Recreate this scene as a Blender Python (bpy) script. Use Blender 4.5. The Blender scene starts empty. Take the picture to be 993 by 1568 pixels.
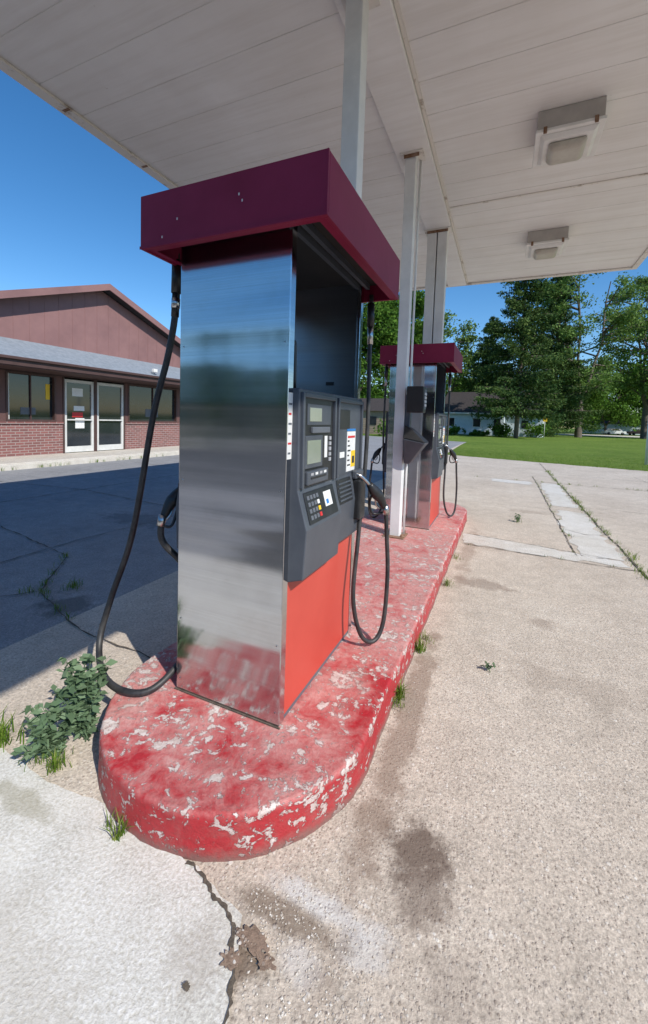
import bpy, math, random
import numpy as np
from mathutils import Vector, Matrix
random.seed(7); rng=np.random.default_rng(7)
S=bpy.context.scene
COL=S.collection

# ------------------------------------------------------------------ materials
def newmat(name):
    m=bpy.data.materials.new(name); m.use_nodes=True
    nt=m.node_tree; nt.nodes.clear()
    out=nt.nodes.new('ShaderNodeOutputMaterial'); b=nt.nodes.new('ShaderNodeBsdfPrincipled')
    nt.links.new(b.outputs[0],out.inputs[0])
    return m,nt,b
def N(nt,t,**k):
    n=nt.nodes.new(t)
    for a,v in k.items(): setattr(n,a,v)
    return n
def objco(nt,scale=(1,1,1)):
    tc=N(nt,'ShaderNodeTexCoord'); mp=N(nt,'ShaderNodeMapping'); mp.inputs['Scale'].default_value=scale
    nt.links.new(tc.outputs['Object'],mp.inputs[0]); return mp.outputs[0]
def noise(nt,co,scale,detail=4,rough=.6,dist=0):
    n=N(nt,'ShaderNodeTexNoise'); n.inputs['Scale'].default_value=scale
    n.inputs['Detail'].default_value=detail; n.inputs['Roughness'].default_value=rough; n.inputs['Distortion'].default_value=dist
    nt.links.new(co,n.inputs['Vector']); return n.outputs['Fac']
def ramp(nt,fac,stops,interp='LINEAR'):
    r=N(nt,'ShaderNodeValToRGB'); cr=r.color_ramp; cr.interpolation=interp
    while len(cr.elements)<len(stops): cr.elements.new(0.5)
    for e,(p,c) in zip(cr.elements,stops):
        e.position=p; e.color=(c[0],c[1],c[2],1) if hasattr(c,'__len__') else (c,c,c,1)
    nt.links.new(fac,r.inputs[0]); return r.outputs[0]
def mix(nt,fac,a,b,mode='MIX'):
    m=N(nt,'ShaderNodeMix',data_type='RGBA',blend_type=mode)
    for sock,v in ((m.inputs[0],fac),(m.inputs[6],a),(m.inputs[7],b)):
        if hasattr(v,'is_output'): nt.links.new(v,sock)
        elif hasattr(v,'__len__'): sock.default_value=(v[0],v[1],v[2],1)
        else: sock.default_value=v
    return m.outputs[2]
def math_(nt,op,a,b=None,clamp=False):
    m=N(nt,'ShaderNodeMath',operation=op); m.use_clamp=clamp
    for i,v in enumerate((a,b)):
        if v is None: continue
        if hasattr(v,'is_output'): nt.links.new(v,m.inputs[i])
        else: m.inputs[i].default_value=v
    return m.outputs[0]
def bump(nt,b,h,strength=.3,dist=.01):
    n=N(nt,'ShaderNodeBump'); n.inputs['Strength'].default_value=strength; n.inputs['Distance'].default_value=dist
    nt.links.new(h,n.inputs['Height']); nt.links.new(n.outputs[0],b.inputs['Normal'])
def simple(name,c1,c2=None,scale=5,rough=.6,metal=0,bs=0,bd=.005,bscale=None,stretch=(1,1,1),lo=.35,hi=.65,spec=.5):
    m,nt,b=newmat(name)
    c2=c2 or tuple(x*.8 for x in c1)
    co=objco(nt,stretch); f=noise(nt,co,scale,5,.65)
    nt.links.new(ramp(nt,f,[(lo,c1),(hi,c2)]),b.inputs['Base Color'])
    b.inputs['Roughness'].default_value=rough; b.inputs['Metallic'].default_value=metal
    b.inputs['Specular IOR Level'].default_value=spec
    if bs: bump(nt,b,noise(nt,co,bscale or scale*6,4),bs,bd)
    return m

def m_concrete(name,base,dark,light,agg=1.0,stains=(),patches=()):
    m,nt,b=newmat(name); co=objco(nt)
    big=noise(nt,co,.8,5,.68); med=noise(nt,co,6,5,.7); fine=noise(nt,co,90,3,.7)
    c=ramp(nt,big,[(.34,dark),(.52,base),(.68,light)])
    c=mix(nt,.5,c,ramp(nt,med,[(.3,tuple(x*.74 for x in base)),(.7,tuple(min(1,x*1.2) for x in base))]))
    c=mix(nt,.5,c,ramp(nt,fine,[(.3,.25),(.7,.92)]),'OVERLAY')
    dco=mix(nt,.004,co,N(nt,'ShaderNodeTexNoise').outputs['Color'],'ADD')
    v=N(nt,'ShaderNodeTexVoronoi'); v.inputs['Scale'].default_value=105; nt.links.new(dco,v.inputs['Vector'])
    v2=N(nt,'ShaderNodeTexVoronoi'); v2.inputs['Scale'].default_value=37; nt.links.new(dco,v2.inputs['Vector'])
    sep=N(nt,'ShaderNodeSeparateColor'); nt.links.new(v.outputs['Color'],sep.inputs[0])
    sep2=N(nt,'ShaderNodeSeparateColor'); nt.links.new(v2.outputs['Color'],sep2.inputs[0])
    # stone radius differs from cell to cell
    d1=math_(nt,'DIVIDE',v.outputs['Distance'],math_(nt,'ADD',.5,sep.outputs[2])); d2=math_(nt,'DIVIDE',v2.outputs['Distance'],math_(nt,'ADD',.35,sep2.outputs[2]))
    dots=math_(nt,'MULTIPLY',ramp(nt,d1,[(.25,1),(.45,0)]),ramp(nt,sep.outputs[0],[(.5,0),(.57,1)]))
    dots2=math_(nt,'MULTIPLY',ramp(nt,d2,[(.14,1),(.26,0)]),ramp(nt,sep2.outputs[0],[(.80,0),(.84,1)]))
    stone=ramp(nt,sep.outputs[1],[(0,(.25,.195,.15)),(.4,(.38,.31,.255)),(.72,(.60,.55,.48)),(1,(.78,.75,.70))])
    stone2=ramp(nt,sep2.outputs[1],[(0,(.30,.23,.18)),(.4,(.5,.44,.37)),(1,(.78,.75,.70))])
    wear=ramp(nt,med,[(.38,.25),(.62,1)])
    c=mix(nt,math_(nt,'MULTIPLY',math_(nt,'MULTIPLY',dots,wear),.75*agg),c,stone)
    c=mix(nt,math_(nt,'MULTIPLY',dots2,.55*agg),c,stone2)
    if stains or patches:
        geo=N(nt,'ShaderNodeSeparateXYZ'); nt.links.new(co,geo.inputs[0])
        for (x,y,rx,ry,col,st) in list(patches)+list(stains):
            dx=math_(nt,'DIVIDE',math_(nt,'SUBTRACT',geo.outputs[0],x),rx)
            dy=math_(nt,'DIVIDE',math_(nt,'SUBTRACT',geo.outputs[1],y),ry)
            d=math_(nt,'SQRT',math_(nt,'ADD',math_(nt,'MULTIPLY',dx,dx),math_(nt,'MULTIPLY',dy,dy)))
            d=math_(nt,'ADD',d,math_(nt,'MULTIPLY',math_(nt,'SUBTRACT',med,.5),2.2))
            mk=ramp(nt,d,[(.5,1),(.98,0)])
            c=mix(nt,math_(nt,'MULTIPLY',mk,st),c,col)
    nt.links.new(c,b.inputs['Base Color']); b.inputs['Roughness'].default_value=.9
    b.inputs['Specular IOR Level'].default_value=.25
    h=math_(nt,'ADD',math_(nt,'MULTIPLY',dots,.4*agg),math_(nt,'ADD',fine,math_(nt,'MULTIPLY',dots2,.4*agg)))
    bump(nt,b,h,.7,.005)
    return m

M_conc=m_concrete('concrete_weathered',(.485,.418,.345),(.38,.32,.26),(.57,.505,.43),1.0,
  stains=[(-.20,1.33,.13,.12,(.15,.11,.085),.9),(-.13,1.19,.10,.13,(.19,.145,.115),.7),(-.03,1.05,.12,.10,(.26,.21,.17),.35),
          (.5,2.6,.5,.16,(.3,.24,.19),.3),(-.35,1.9,.09,1.1,(.25,.18,.135),.65),(-.49,.98,.2,.05,(.2,.15,.11),.75),(1.2,3.2,.25,.3,(.3,.25,.2),.35),
          (-.1,3.9,.3,.16,(.25,.19,.15),.55),(.35,3.3,.12,.12,(.25,.19,.15),.45),(-.30,4.9,.1,1.2,(.3,.22,.17),.45),(-.56,.84,.08,.06,(.17,.12,.085),.85),(.5,7.6,.4,.15,(.3,.24,.19),.4)],
  patches=[(-.42,1.045,.24,.05,(.62,.60,.57),.75),(-.28,.99,.1,.05,(.60,.575,.54),.6),(-.42,.9,.07,.06,(.60,.57,.54),.5)])
M_conc_white=m_concrete('concrete_pale',(.585,.56,.505),(.50,.465,.41),(.65,.63,.58),.15,
  stains=[(-.68,.80,.10,.10,(.36,.31,.26),.4),(-1.55,.86,.25,.05,(.3,.27,.18),.5),(-1.2,.5,.5,.25,(.5,.45,.38),.35)])
M_conc_patch=m_concrete('concrete_patch',(.56,.53,.48),(.42,.38,.32),(.62,.60,.56),.6)
M_asph=m_concrete('asphalt_old',(.25,.25,.255),(.19,.19,.195),(.30,.30,.30),.3,
  stains=[(-2.9,1.95,.3,.2,(.08,.075,.07),.6),(-4.5,4.0,.7,.3,(.12,.12,.125),.5)])
M_asph2=simple('asphalt_dark',(.045,.045,.048),(.06,.06,.06),3,.95)
M_side=m_concrete('sidewalk_concrete',(.52,.48,.42),(.44,.40,.34),(.58,.54,.49),.3)

def m_island():
    m,nt,b=newmat('island_paint_chipped'); co=objco(nt)
    n1=noise(nt,co,2.6,5,.6); n2=noise(nt,co,30,6,.75,.4); n3=noise(nt,co,1.3,4,.6); n4=noise(nt,objco(nt,(1,1,1.5)),24,8,.68,.5); n6=noise(nt,co,9,6,.75,.8)
    geo=N(nt,'ShaderNodeSeparateXYZ'); nt.links.new(co,geo.inputs[0])
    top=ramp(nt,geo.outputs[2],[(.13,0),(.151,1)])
    rim=ramp(nt,geo.outputs[2],[(.105,0),(.14,1),(.1508,1),(.1514,0)])
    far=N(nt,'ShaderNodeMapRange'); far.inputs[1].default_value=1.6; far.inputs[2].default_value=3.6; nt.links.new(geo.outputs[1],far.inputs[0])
    red=ramp(nt,n3,[(.35,(.42,.014,.022)),(.65,(.50,.028,.034))])
    red=mix(nt,ramp(nt,n2,[(.35,0),(.7,.55)]),red,(.31,.018,.022))
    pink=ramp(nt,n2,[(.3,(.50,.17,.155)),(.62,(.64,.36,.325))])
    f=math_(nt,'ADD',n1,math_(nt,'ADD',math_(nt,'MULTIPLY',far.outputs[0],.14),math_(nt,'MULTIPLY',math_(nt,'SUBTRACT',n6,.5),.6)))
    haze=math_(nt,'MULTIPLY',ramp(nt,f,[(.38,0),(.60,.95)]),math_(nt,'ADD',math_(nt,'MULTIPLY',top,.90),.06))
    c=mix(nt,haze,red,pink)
    bare=ramp(nt,n2,[(.35,(.46,.38,.33)),(.6,(.72,.67,.62))])
    s2=math_(nt,'ADD',math_(nt,'MULTIPLY',n6,.42),math_(nt,'ADD',math_(nt,'MULTIPLY',n4,.48),math_(nt,'MULTIPLY',n1,.12)))
    s2=math_(nt,'ADD',s2,math_(nt,'MULTIPLY',rim,.018))
    chip=ramp(nt,s2,[(.550,0),(.560,1)])
    c=mix(nt,math_(nt,'MULTIPLY',chip,.85),c,bare)
    n5=noise(nt,co,36,6,.8)
    c=mix(nt,ramp(nt,n5,[(.60,0),(.67,.7)]),c,(.25,.13,.11))
    c=mix(nt,ramp(nt,noise(nt,co,5,6,.8),[(.50,0),(.72,.5)]),c,(.32,.20,.17))
    dirt=ramp(nt,math_(nt,'ADD',geo.outputs[2],math_(nt,'MULTIPLY',math_(nt,'SUBTRACT',n2,.5),.08)),[(.0,.85),(.04,0)])
    c=mix(nt,dirt,c,(.20,.12,.10))
    nt.links.new(c,b.inputs['Base Color']); b.inputs['Roughness'].default_value=.62
    h=math_(nt,'ADD',math_(nt,'MULTIPLY',chip,-.8),math_(nt,'ADD',math_(nt,'MULTIPLY',n2,.9),n4))
    bump(nt,b,h,.9,.006); return m
M_isl=m_island()

def m_steel(name,base=(.64,.64,.655),r=.12,an=.85):
    m,nt,b=newmat(name); co=objco(nt,(1.2,1.2,420)); st=noise(nt,co,1.2,2,.6)
    sm=noise(nt,objco(nt),5,5,.7); sp=noise(nt,objco(nt),60,4,.8)
    c=mix(nt,.28,base,ramp(nt,st,[(.3,.4),(.7,.95)]),'MULTIPLY')
    c=mix(nt,ramp(nt,sm,[(.5,0),(.8,.25)]),c,(.40,.36,.32))
    nt.links.new(mix(nt,ramp(nt,sp,[(.68,0),(.72,.7)]),c,(.3,.24,.2)),b.inputs['Base Color'])
    b.inputs['Metallic'].default_value=1
    nt.links.new(math_(nt,'ADD',math_(nt,'MULTIPLY',sm,.06),r-.03),b.inputs['Roughness'])
    b.inputs['Anisotropic'].default_value=an; b.inputs['Anisotropic Rotation'].default_value=.25
    t=N(nt,'ShaderNodeTangent',direction_type='RADIAL',axis='Z'); nt.links.new(t.outputs[0],b.inputs['Tangent'])
    wv=noise(nt,objco(nt,(.3,.3,4.2)),1.7,1,.5); w2_=noise(nt,objco(nt,(.6,.6,1)),9,1,.5)
    h=math_(nt,'ADD',math_(nt,'ADD',wv,math_(nt,'MULTIPLY',w2_,.04)),math_(nt,'MULTIPLY',st,.003))
    bump(nt,b,h,1.0,.008)
    return m
M_steel=m_steel('brushed_steel')
M_steel_in=m_steel('steel_inner',(.34,.36,.40),.3,.5)
M_lid=simple('maroon_paint',(.19,.006,.035),(.23,.012,.05),2.5,.5,0,.15,.003,20,spec=.3)
M_lid_in=simple('valance_inside',(.012,.011,.012),(.02,.018,.018),8,.7)
M_orange=simple('orange_red_panel',(.50,.056,.036),(.57,.075,.050),1.2,.45)
M_grey=simple('console_plastic',(.055,.063,.078),(.075,.084,.10),6,.42,0,.25,.0015,350)
M_greyl=simple('console_plastic_light',(.10,.11,.13),(.13,.14,.155),6,.5)
M_black=simple('black_plastic',(.012,.012,.013),(.022,.022,.023),9,.42)
M_hose=simple('hose_rubber',(.016,.016,.018),(.05,.048,.046),14,.5,0,.2,.002,60)
M_screen=simple('lcd_screen',(.22,.25,.2),(.26,.29,.24),4,.15)
M_labelw=simple('label_white',(.75,.75,.73),(.66,.66,.65),40,.5)
M_labely=simple('label_yellow',(.85,.55,.02),(.8,.5,.02),20,.5)
M_labelr=simple('label_red',(.6,.03,.03),(.5,.03,.03),20,.5)
M_labelb=simple('label_blue',(.03,.2,.5),(.03,.16,.45),20,.5)
M_key=simple('keys',(.3,.31,.33),(.4,.4,.42),30,.5)
M_chrome=simple('nozzle_metal',(.55,.55,.55),(.4,.4,.4),30,.28,1)
M_white=simple('white_paint',(.78,.77,.74),(.68,.66,.62),4,.5,0,.1,.002,40)
M_post=simple('post_paint',(.78,.78,.77),(.66,.66,.65),3,.45,0,.1,.002,30)
M_rust=simple('rust',(.16,.07,.03),(.3,.2,.14),18,.9,0,.4,.004,60)
def m_ceiling():
    m,nt,b=newmat('canopy_deck_paint'); co=objco(nt)
    a=noise(nt,objco(nt,(1.0,.5,1)),.9,4,.6); d=noise(nt,co,7,5,.75); st=noise(nt,objco(nt,(.3,4,1)),2.2,5,.7)
    c=ramp(nt,a,[(.3,(.74,.71,.67)),(.7,(.84,.82,.79))])
    c=mix(nt,ramp(nt,st,[(.42,0),(.78,.45)]),c,(.58,.53,.47))
    c=mix(nt,ramp(nt,d,[(.70,0),(.76,.7)]),c,(.40,.32,.26))
    nt.links.new(c,b.inputs['Base Color']); b.inputs['Roughness'].default_value=.6
    return m
M_ceil=m_ceiling()
def m_trim():
    m,nt,b=newmat('canopy_trim_paint'); co=objco(nt)
    d=noise(nt,co,4,7,.75)
    c=mix(nt,ramp(nt,d,[(.56,0),(.66,.8)]),(.70,.66,.60),(.22,.15,.10))
    nt.links.new(c,b.inputs['Base Color']); b.inputs['Roughness'].default_value=.6
    return m
M_trim=m_trim()
M_fas=simple('fascia_red',(.16,.03,.035),(.2,.05,.05),4,.5)
M_lens=simple('lamp_lens',(.50,.47,.40),(.42,.38,.32),8,.3)
M_lamp=simple('lamp_housing',(.42,.39,.36),(.50,.47,.43),5,.55)
M_dirt=simple('joint_dirt',(.07,.058,.045),(.15,.12,.09),40,1.0,0,.5,.01,120)
def m_leaf(name,c1,c2,c3,tr=.35,sc=.35):
    m=bpy.data.materials.new(name); m.use_nodes=True; nt=m.node_tree; nt.nodes.clear()
    out=N(nt,'ShaderNodeOutputMaterial'); df=N(nt,'ShaderNodeBsdfDiffuse')
    g=N(nt,'ShaderNodeNewGeometry'); co=objco(nt)
    f=math_(nt,'ADD',math_(nt,'MULTIPLY',g.outputs['Random Per Island'],.5),math_(nt,'MULTIPLY',noise(nt,co,sc,2),.6))
    c=ramp(nt,f,[(.25,c1),(.55,c2),(.85,c3)])
    nt.links.new(c,df.inputs[0])
    if tr>0:
        tl=N(nt,'ShaderNodeBsdfTranslucent'); nt.links.new(mix(nt,.5,c,(.14,.22,.03)),tl.inputs[0])
        ms=N(nt,'ShaderNodeMixShader'); ms.inputs[0].default_value=tr
        nt.links.new(df.outputs[0],ms.inputs[1]); nt.links.new(tl.outputs[0],ms.inputs[2])
        nt.links.new(ms.outputs[0],out.inputs[0])
    else: nt.links.new(df.outputs[0],out.inputs[0])
    return m
M_leaf=m_leaf('leaves_green',(.04,.10,.018),(.08,.165,.028),(.14,.25,.045))
M_leaf2=m_leaf('leaves_light',(.08,.15,.04),(.15,.24,.065),(.24,.35,.12))
M_leafd=m_leaf('leaves_dark',(.02,.05,.012),(.04,.09,.018),(.07,.13,.03),0)
M_needle=m_leaf('needles_sun_spotted',(.025,.055,.022),(.055,.10,.034),(.14,.19,.06),.15,.6)  # lightest yellow-green paints sun spots into the needle colour
M_weed=m_leaf('weed_leaves',(.10,.16,.09),(.15,.23,.13),(.25,.34,.21),.3,6)
M_grassb=m_leaf('grass_blades',(.08,.15,.02),(.14,.24,.03),(.32,.34,.11),.35,3)
M_gr=m_leaf('gravel_mixed',(.30,.24,.19),(.48,.42,.35),(.78,.74,.68),0,3)
M_bark=simple('bark',(.10,.08,.065),(.17,.14,.11),6,.95,0,.6,.03,12)
def m_lawn():
    m,nt,b=newmat('lawn_grass'); co=objco(nt)
    a=noise(nt,co,.25,4); c2=noise(nt,co,3,5,.8); f=noise(nt,co,25,3,.8)
    c=ramp(nt,a,[(.3,(.08,.15,.02)),(.7,(.14,.22,.035))])
    c=mix(nt,ramp(nt,c2,[(.42,0),(.72,.75)]),c,(.22,.25,.07))
    c=mix(nt,.5,c,ramp(nt,f,[(.3,.2),(.7,.9)]),'OVERLAY')
    nt.links.new(c,b.inputs['Base Color']); b.inputs['Roughness'].default_value=.95; b.inputs['Specular IOR Level'].default_value=.1
    bump(nt,b,f,1,.06); return m
M_lawn=m_lawn()
def m_brick():
    m,nt,b=newmat('brick'); tc=N(nt,'ShaderNodeTexCoord'); sx=N(nt,'ShaderNodeSeparateXYZ'); nt.links.new(tc.outputs['Object'],sx.inputs[0])
    cb=N(nt,'ShaderNodeCombineXYZ'); nt.links.new(sx.outputs[1],cb.inputs[0]); nt.links.new(sx.outputs[2],cb.inputs[1])
    br=N(nt,'ShaderNodeTexBrick'); nt.links.new(cb.outputs[0],br.inputs['Vector'])
    br.inputs['Scale'].default_value=1; br.inputs['Brick Width'].default_value=.22; br.inputs['Row Height'].default_value=.075; br.inputs['Mortar Size'].default_value=.008
    br.inputs['Color1'].default_value=(.25,.10,.09,1); br.inputs['Color2'].default_value=(.17,.075,.07,1); br.inputs['Mortar'].default_value=(.33,.28,.26,1)
    nt.links.new(br.outputs[0],b.inputs['Base Color']); b.inputs['Roughness'].default_value=.85; return m
M_brick=m_brick()
M_gable=simple('gable_siding',(.265,.14,.132),(.22,.115,.11),1.5,.7)
M_brown=simple('brown_trim',(.085,.045,.04),(.065,.035,.03),3,.6)
M_wallup=simple('brown_panel_wall',(.14,.07,.06),(.11,.055,.05),2,.7)
M_shingle=simple('grey_roof',(.25,.28,.32),(.18,.21,.24),9,.8,0,.3,.01,60)
M_roofdark=simple('dark_shingles',(.045,.04,.04),(.075,.065,.062),9,1.0,spec=.05)
M_glass=simple('window_glass',(.015,.02,.024),(.03,.035,.04),1.5,.06,0,spec=.8)
M_housew=simple('house_siding_white',(.62,.70,.74),(.54,.62,.66),2,.7)
M_wood=simple('wood_boards',(.35,.27,.2),(.25,.19,.14),5,.8)
M_carw=simple('car_paint_red',(.16,.02,.02),(.12,.02,.02),2,.3)
M_carw2=simple('car_paint_white',(.7,.7,.7),(.65,.65,.65),2,.3)
M_alu=simple('door_aluminium',(.66,.66,.64),(.55,.55,.53),3,.4)

# ------------------------------------------------------------------ mesh helpers
def empty(name,loc=(0,0,0)):
    e=bpy.data.objects.new(name,None); e.location=loc; COL.objects.link(e); e.empty_display_size=.1; return e
def mesh(name,v,f,mat,parent=None,smooth=False,loc=None):
    me=bpy.data.meshes.new(name); me.from_pydata([tuple(p) for p in v],[],f); me.update()
    mats=mat if isinstance(mat,(list,tuple)) else [mat]
    for mm in mats: me.materials.append(mm)
    o=bpy.data.objects.new(name,me); COL.objects.link(o)
    if smooth:
        for p in me.polygons: p.use_smooth=True
    if parent: o.parent=parent
    if loc: o.location=loc
    return o
def hexa(name,c,mat,parent=None,bev=0,seg=2):
    f=[(3,2,1,0),(4,5,6,7),(0,1,5,4),(1,2,6,5),(2,3,7,6),(3,0,4,7)]
    o=mesh(name,c,f,mat,parent)
    if bev:
        b=o.modifiers.new('bev','BEVEL'); b.width=bev; b.segments=seg; b.limit_method='ANGLE'
    return o
def box(name,a,b,mat,parent=None,bev=0):
    x0,y0,z0=a; x1,y1,z1=b
    if x0>x1:x0,x1=x1,x0
    if y0>y1:y0,y1=y1,y0
    if z0>z1:z0,z1=z1,z0
    return hexa(name,[(x0,y0,z0),(x1,y0,z0),(x1,y1,z0),(x0,y1,z0),(x0,y0,z1),(x1,y0,z1),(x1,y1,z1),(x0,y1,z1)],mat,parent,bev)
def catmull(P,n=8):
    P=[Vector(p) for p in P]; Q=[P[0]*2-P[1]]+P+[P[-1]*2-P[-2]]; out=[]
    for i in range(1,len(Q)-2):
        for k in range(n):
            t=k/n; a,b,c,d=Q[i-1],Q[i],Q[i+1],Q[i+2]
            out.append(.5*((2*b)+(c-a)*t+(2*a-5*b+4*c-d)*t*t+(3*b-a-3*c+d)*t**3))
    out.append(P[-1]); return out
def tube(name,P,r,mat,parent=None,n=8,smooth=True,seg=10,radii=None):
    pts=catmull(P,n) if n>1 else [Vector(p) for p in P]
    L=len(pts); V=[];F=[]
    up=Vector((.13,.27,.95)).normalized(); prev=None
    for i,p in enumerate(pts):
        t=(pts[min(i+1,L-1)]-pts[max(i-1,0)]).normalized()
        if prev is None:
            a=t.cross(up); 
            if a.length<.1: a=t.cross(Vector((1,0,0)))
            a.normalize()
        else:
            a=(prev-t*prev.dot(t)).normalized()
        prev=a; b=t.cross(a)
        rr=r if radii is None else np.interp(i/(L-1),np.linspace(0,1,len(radii)),radii)
        for k in range(seg):
            an=2*math.pi*k/seg; V.append(p+a*math.cos(an)*rr+b*math.sin(an)*rr)
    for i in range(L-1):
        for k in range(seg):
            k2=(k+1)%seg; F.append((i*seg+k,i*seg+k2,(i+1)*seg+k2,(i+1)*seg+k))
    F.append(tuple(range(seg))[::-1]); F.append(tuple((L-1)*seg+k for k in range(seg)))
    return mesh(name,V,F,mat,parent,smooth)
def poly(name,pts,z,mat,parent=None):
    return mesh(name,[(x,y,z) for x,y in pts],[tuple(range(len(pts)))],mat,parent)
def quads_np(name,V,mat,parent=None,k=4):
    n=len(V)//k; me=bpy.data.meshes.new(name)
    me.vertices.add(len(V)); me.vertices.foreach_set('co',np.asarray(V,dtype=np.float32).ravel())
    me.loops.add(n*k); me.loops.foreach_set('vertex_index',np.arange(n*k,dtype=np.int32))
    me.polygons.add(n); me.polygons.foreach_set('loop_start',np.arange(n,dtype=np.int32)*k)
    me.polygons.foreach_set('loop_total',np.full(n,k,dtype=np.int32))
    me.update(calc_edges=True); me.validate(); me.materials.append(mat)
    o=bpy.data.objects.new(name,me); COL.objects.link(o)
    if parent: o.parent=parent
    return o
def rand_dirs(n):
    d=rng.normal(size=(n,3)); return d/np.linalg.norm(d,axis=1)[:,None]
def leaf_quads(C,size,aspect=.6):
    n=len(C); a=rand_dirs(n)
    b=np.cross(a,rand_dirs(n)); b/=np.linalg.norm(b,axis=1)[:,None]+1e-9
    s=(size*rng.uniform(.6,1.3,n))[:,None]
    V=np.empty((n,4,3)); V[:,0]=C-a*s; V[:,1]=C+b*s*aspect; V[:,2]=C+a*s; V[:,3]=C-b*s*aspect
    return V.reshape(-1,3)

# ------------------------------------------------------------------ camera
h=1.45; az=math.radians(23.8); th=math.radians(3.55); ro=math.radians(1.9)
fwd=Vector((-math.sin(az)*math.cos(th),math.cos(az)*math.cos(th),-math.sin(th)))
r0=Vector((math.cos(az),math.sin(az),0)); u0=r0.cross(fwd)
R=r0*math.cos(ro)+u0*math.sin(ro); U=-r0*math.sin(ro)+u0*math.cos(ro)
cd=bpy.data.cameras.new('camera'); cam=bpy.data.objects.new('camera',cd); COL.objects.link(cam)
cam.matrix_world=Matrix(((R.x,U.x,-fwd.x,0),(R.y,U.y,-fwd.y,0),(R.z,U.z,-fwd.z,h),(0,0,0,1)))
cd.sensor_fit='VERTICAL'; cd.sensor_height=36; cd.sensor_width=22.8; cd.lens=620/1568*36; cd.shift_y=-.0663
cd.clip_start=.02; cd.clip_end=2000; S.camera=cam

# ------------------------------------------------------------------ light
sv=Vector((.99,-.5,1)).normalized()
el=math.asin(sv.z)
ld=bpy.data.lights.new('sun','SUN'); ld.energy=5.0; ld.angle=math.radians(.5); ld.color=(1,.955,.88)
so=bpy.data.objects.new('sun',ld); COL.objects.link(so); so.rotation_euler=sv.to_track_quat('Z','Y').to_euler(); so.location=(20,-10,20)
w=bpy.data.worlds.new('World'); S.world=w; w.use_nodes=True; nt=w.node_tree
bg=nt.nodes['Background']; sky=nt.nodes.new('ShaderNodeTexSky'); sky.sky_type='NISHITA'; sky.sun_disc=False
sky.sun_elevation=el; sky.sun_rotation=math.atan2(sv.x,sv.y); sky.air_density=1.0; sky.dust_density=.1; sky.ozone_density=3.0; sky.altitude=300
hs=nt.nodes.new('ShaderNodeHueSaturation'); hs.inputs['Saturation'].default_value=1.28; hs.inputs['Value'].default_value=1.08
nt.links.new(sky.outputs[0],hs.inputs['Color']); nt.links.new(hs.outputs[0],bg.inputs[0]); bg.inputs[1].default_value=.15
S.view_settings.view_transform='Standard'; S.view_settings.look='None'; S.view_settings.exposure=0

# ------------------------------------------------------------------ ground
poly('ground',[(-600,-600),(600,-600),(600,600),(-600,600)],-.02,M_lawn)
def rag(pts,step=.12,amp=.012):
    out=[]
    for i in range(len(pts)):
        a=Vector(pts[i]); b=Vector(pts[(i+1)%len(pts)]); n=max(1,int((b-a).length/step)) if (b-a).length<9 else 1
        d=(b-a); nn=Vector((-d.y,d.x)).normalized()
        for k in range(n):
            j=0 if n==1 else random.uniform(-amp,amp)
            out.append(tuple(a+d*k/n+nn*j))
    return out
def ly(x): return 19.3-.27*(x+2)
lawn_edge=[(x,ly(x)+random.uniform(-.12,.12)) for x in np.arange(-2.4,16,.35)]
poly('concrete_pavement',[(-2.7,-.35),(16,-.35)]+lawn_edge[::-1]+[(-2.7,34)],-.004,M_conc)
poly('asphalt_lot',[(-10.7,-4),(-2.6,-4),(-2.6,34),(-16,38),(-16,17),(-10.7,17)],-.008,M_asph)
poly('unseen_street',[(-80,-15),(80,-15),(80,-.3),(-80,-.3)],-.012,M_asph2)  # out of view; widened and blackened to darken the band reflected in the steel
poly('reflection_strip',[(-80,-24),(80,-24),(80,-15),(-80,-15)],-.010,M_side)  # unseen pale strip, added to reflect as a bright line in the steel
poly('concrete_slab',rag([(-.82,.965),(-.62,.92),(-.53,.74),(-.43,.35),(-.3,-.35),(-4,-.35),(-4,1.06),(-2.6,1.0),(-1.55,.95),(-1.2,.99)],.04,.007),0,M_conc_white)
poly('concrete_patch',rag([(.88,5.35),(1.33,5.35),(1.30,6.8),(1.33,8.0),(.95,8.05),(.86,7.0)],.12,.05),0,M_conc_patch)
poly('concrete_patch',rag([(.90,8.5),(1.32,8.45),(1.30,11.7),(.95,11.7)],.15,.05),0,M_conc_patch)
poly('concrete_patch',rag([(-.38,5.14),(.4,5.10),(1.28,5.12),(1.25,5.3),(.3,5.5),(-.36,5.6)],.08,.05),0,M_conc_patch)
poly('concrete_patch',rag([(-.2,11.2),(.7,11.1),(.75,11.7),(-.2,11.8)],.15,.06),0,M_conc_patch)

cv=[];cf=[]
def crack(P,wd,z=.004,jit=.02,step=.05):
    pts=[]
    for a,b in zip(P[:-1],P[1:]):
        a=Vector(a);b=Vector(b);n=max(1,int((b-a).length/step))
        for k in range(n): pts.append(a+(b-a)*k/n)
    pts.append(Vector(P[-1])); base=len(cv); off=0
    for i,p in enumerate(pts):
        t=(pts[min(i+1,len(pts)-1)]-pts[max(i-1,0)]).normalized(); nn=Vector((-t.y,t.x))
        off=off*.8+random.uniform(-jit,jit)*.4; ww=wd*random.uniform(.2,1.3)
        for s in (-1,1):
            q=p+nn*(off+s*ww*.5); cv.append((q.x,q.y,z))
    for i in range(len(pts)-1):
        k=base+2*i; cf.append((k,k+2,k+3,k+1))
G=[(-.86,.955),(-.80,.95),(-.62,.90),(-.53,.74),(-.43,.35),(-.3,-.3)]
crack(G,.013,jit=.014,step=.010)
crack([(1.37,2.6),(1.37,17.9)],.022); crack([(.84,5.3),(.85,13)],.016); crack([(-.38,5.1),(1.5,5.02),(4,5.1)],.014)
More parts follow.
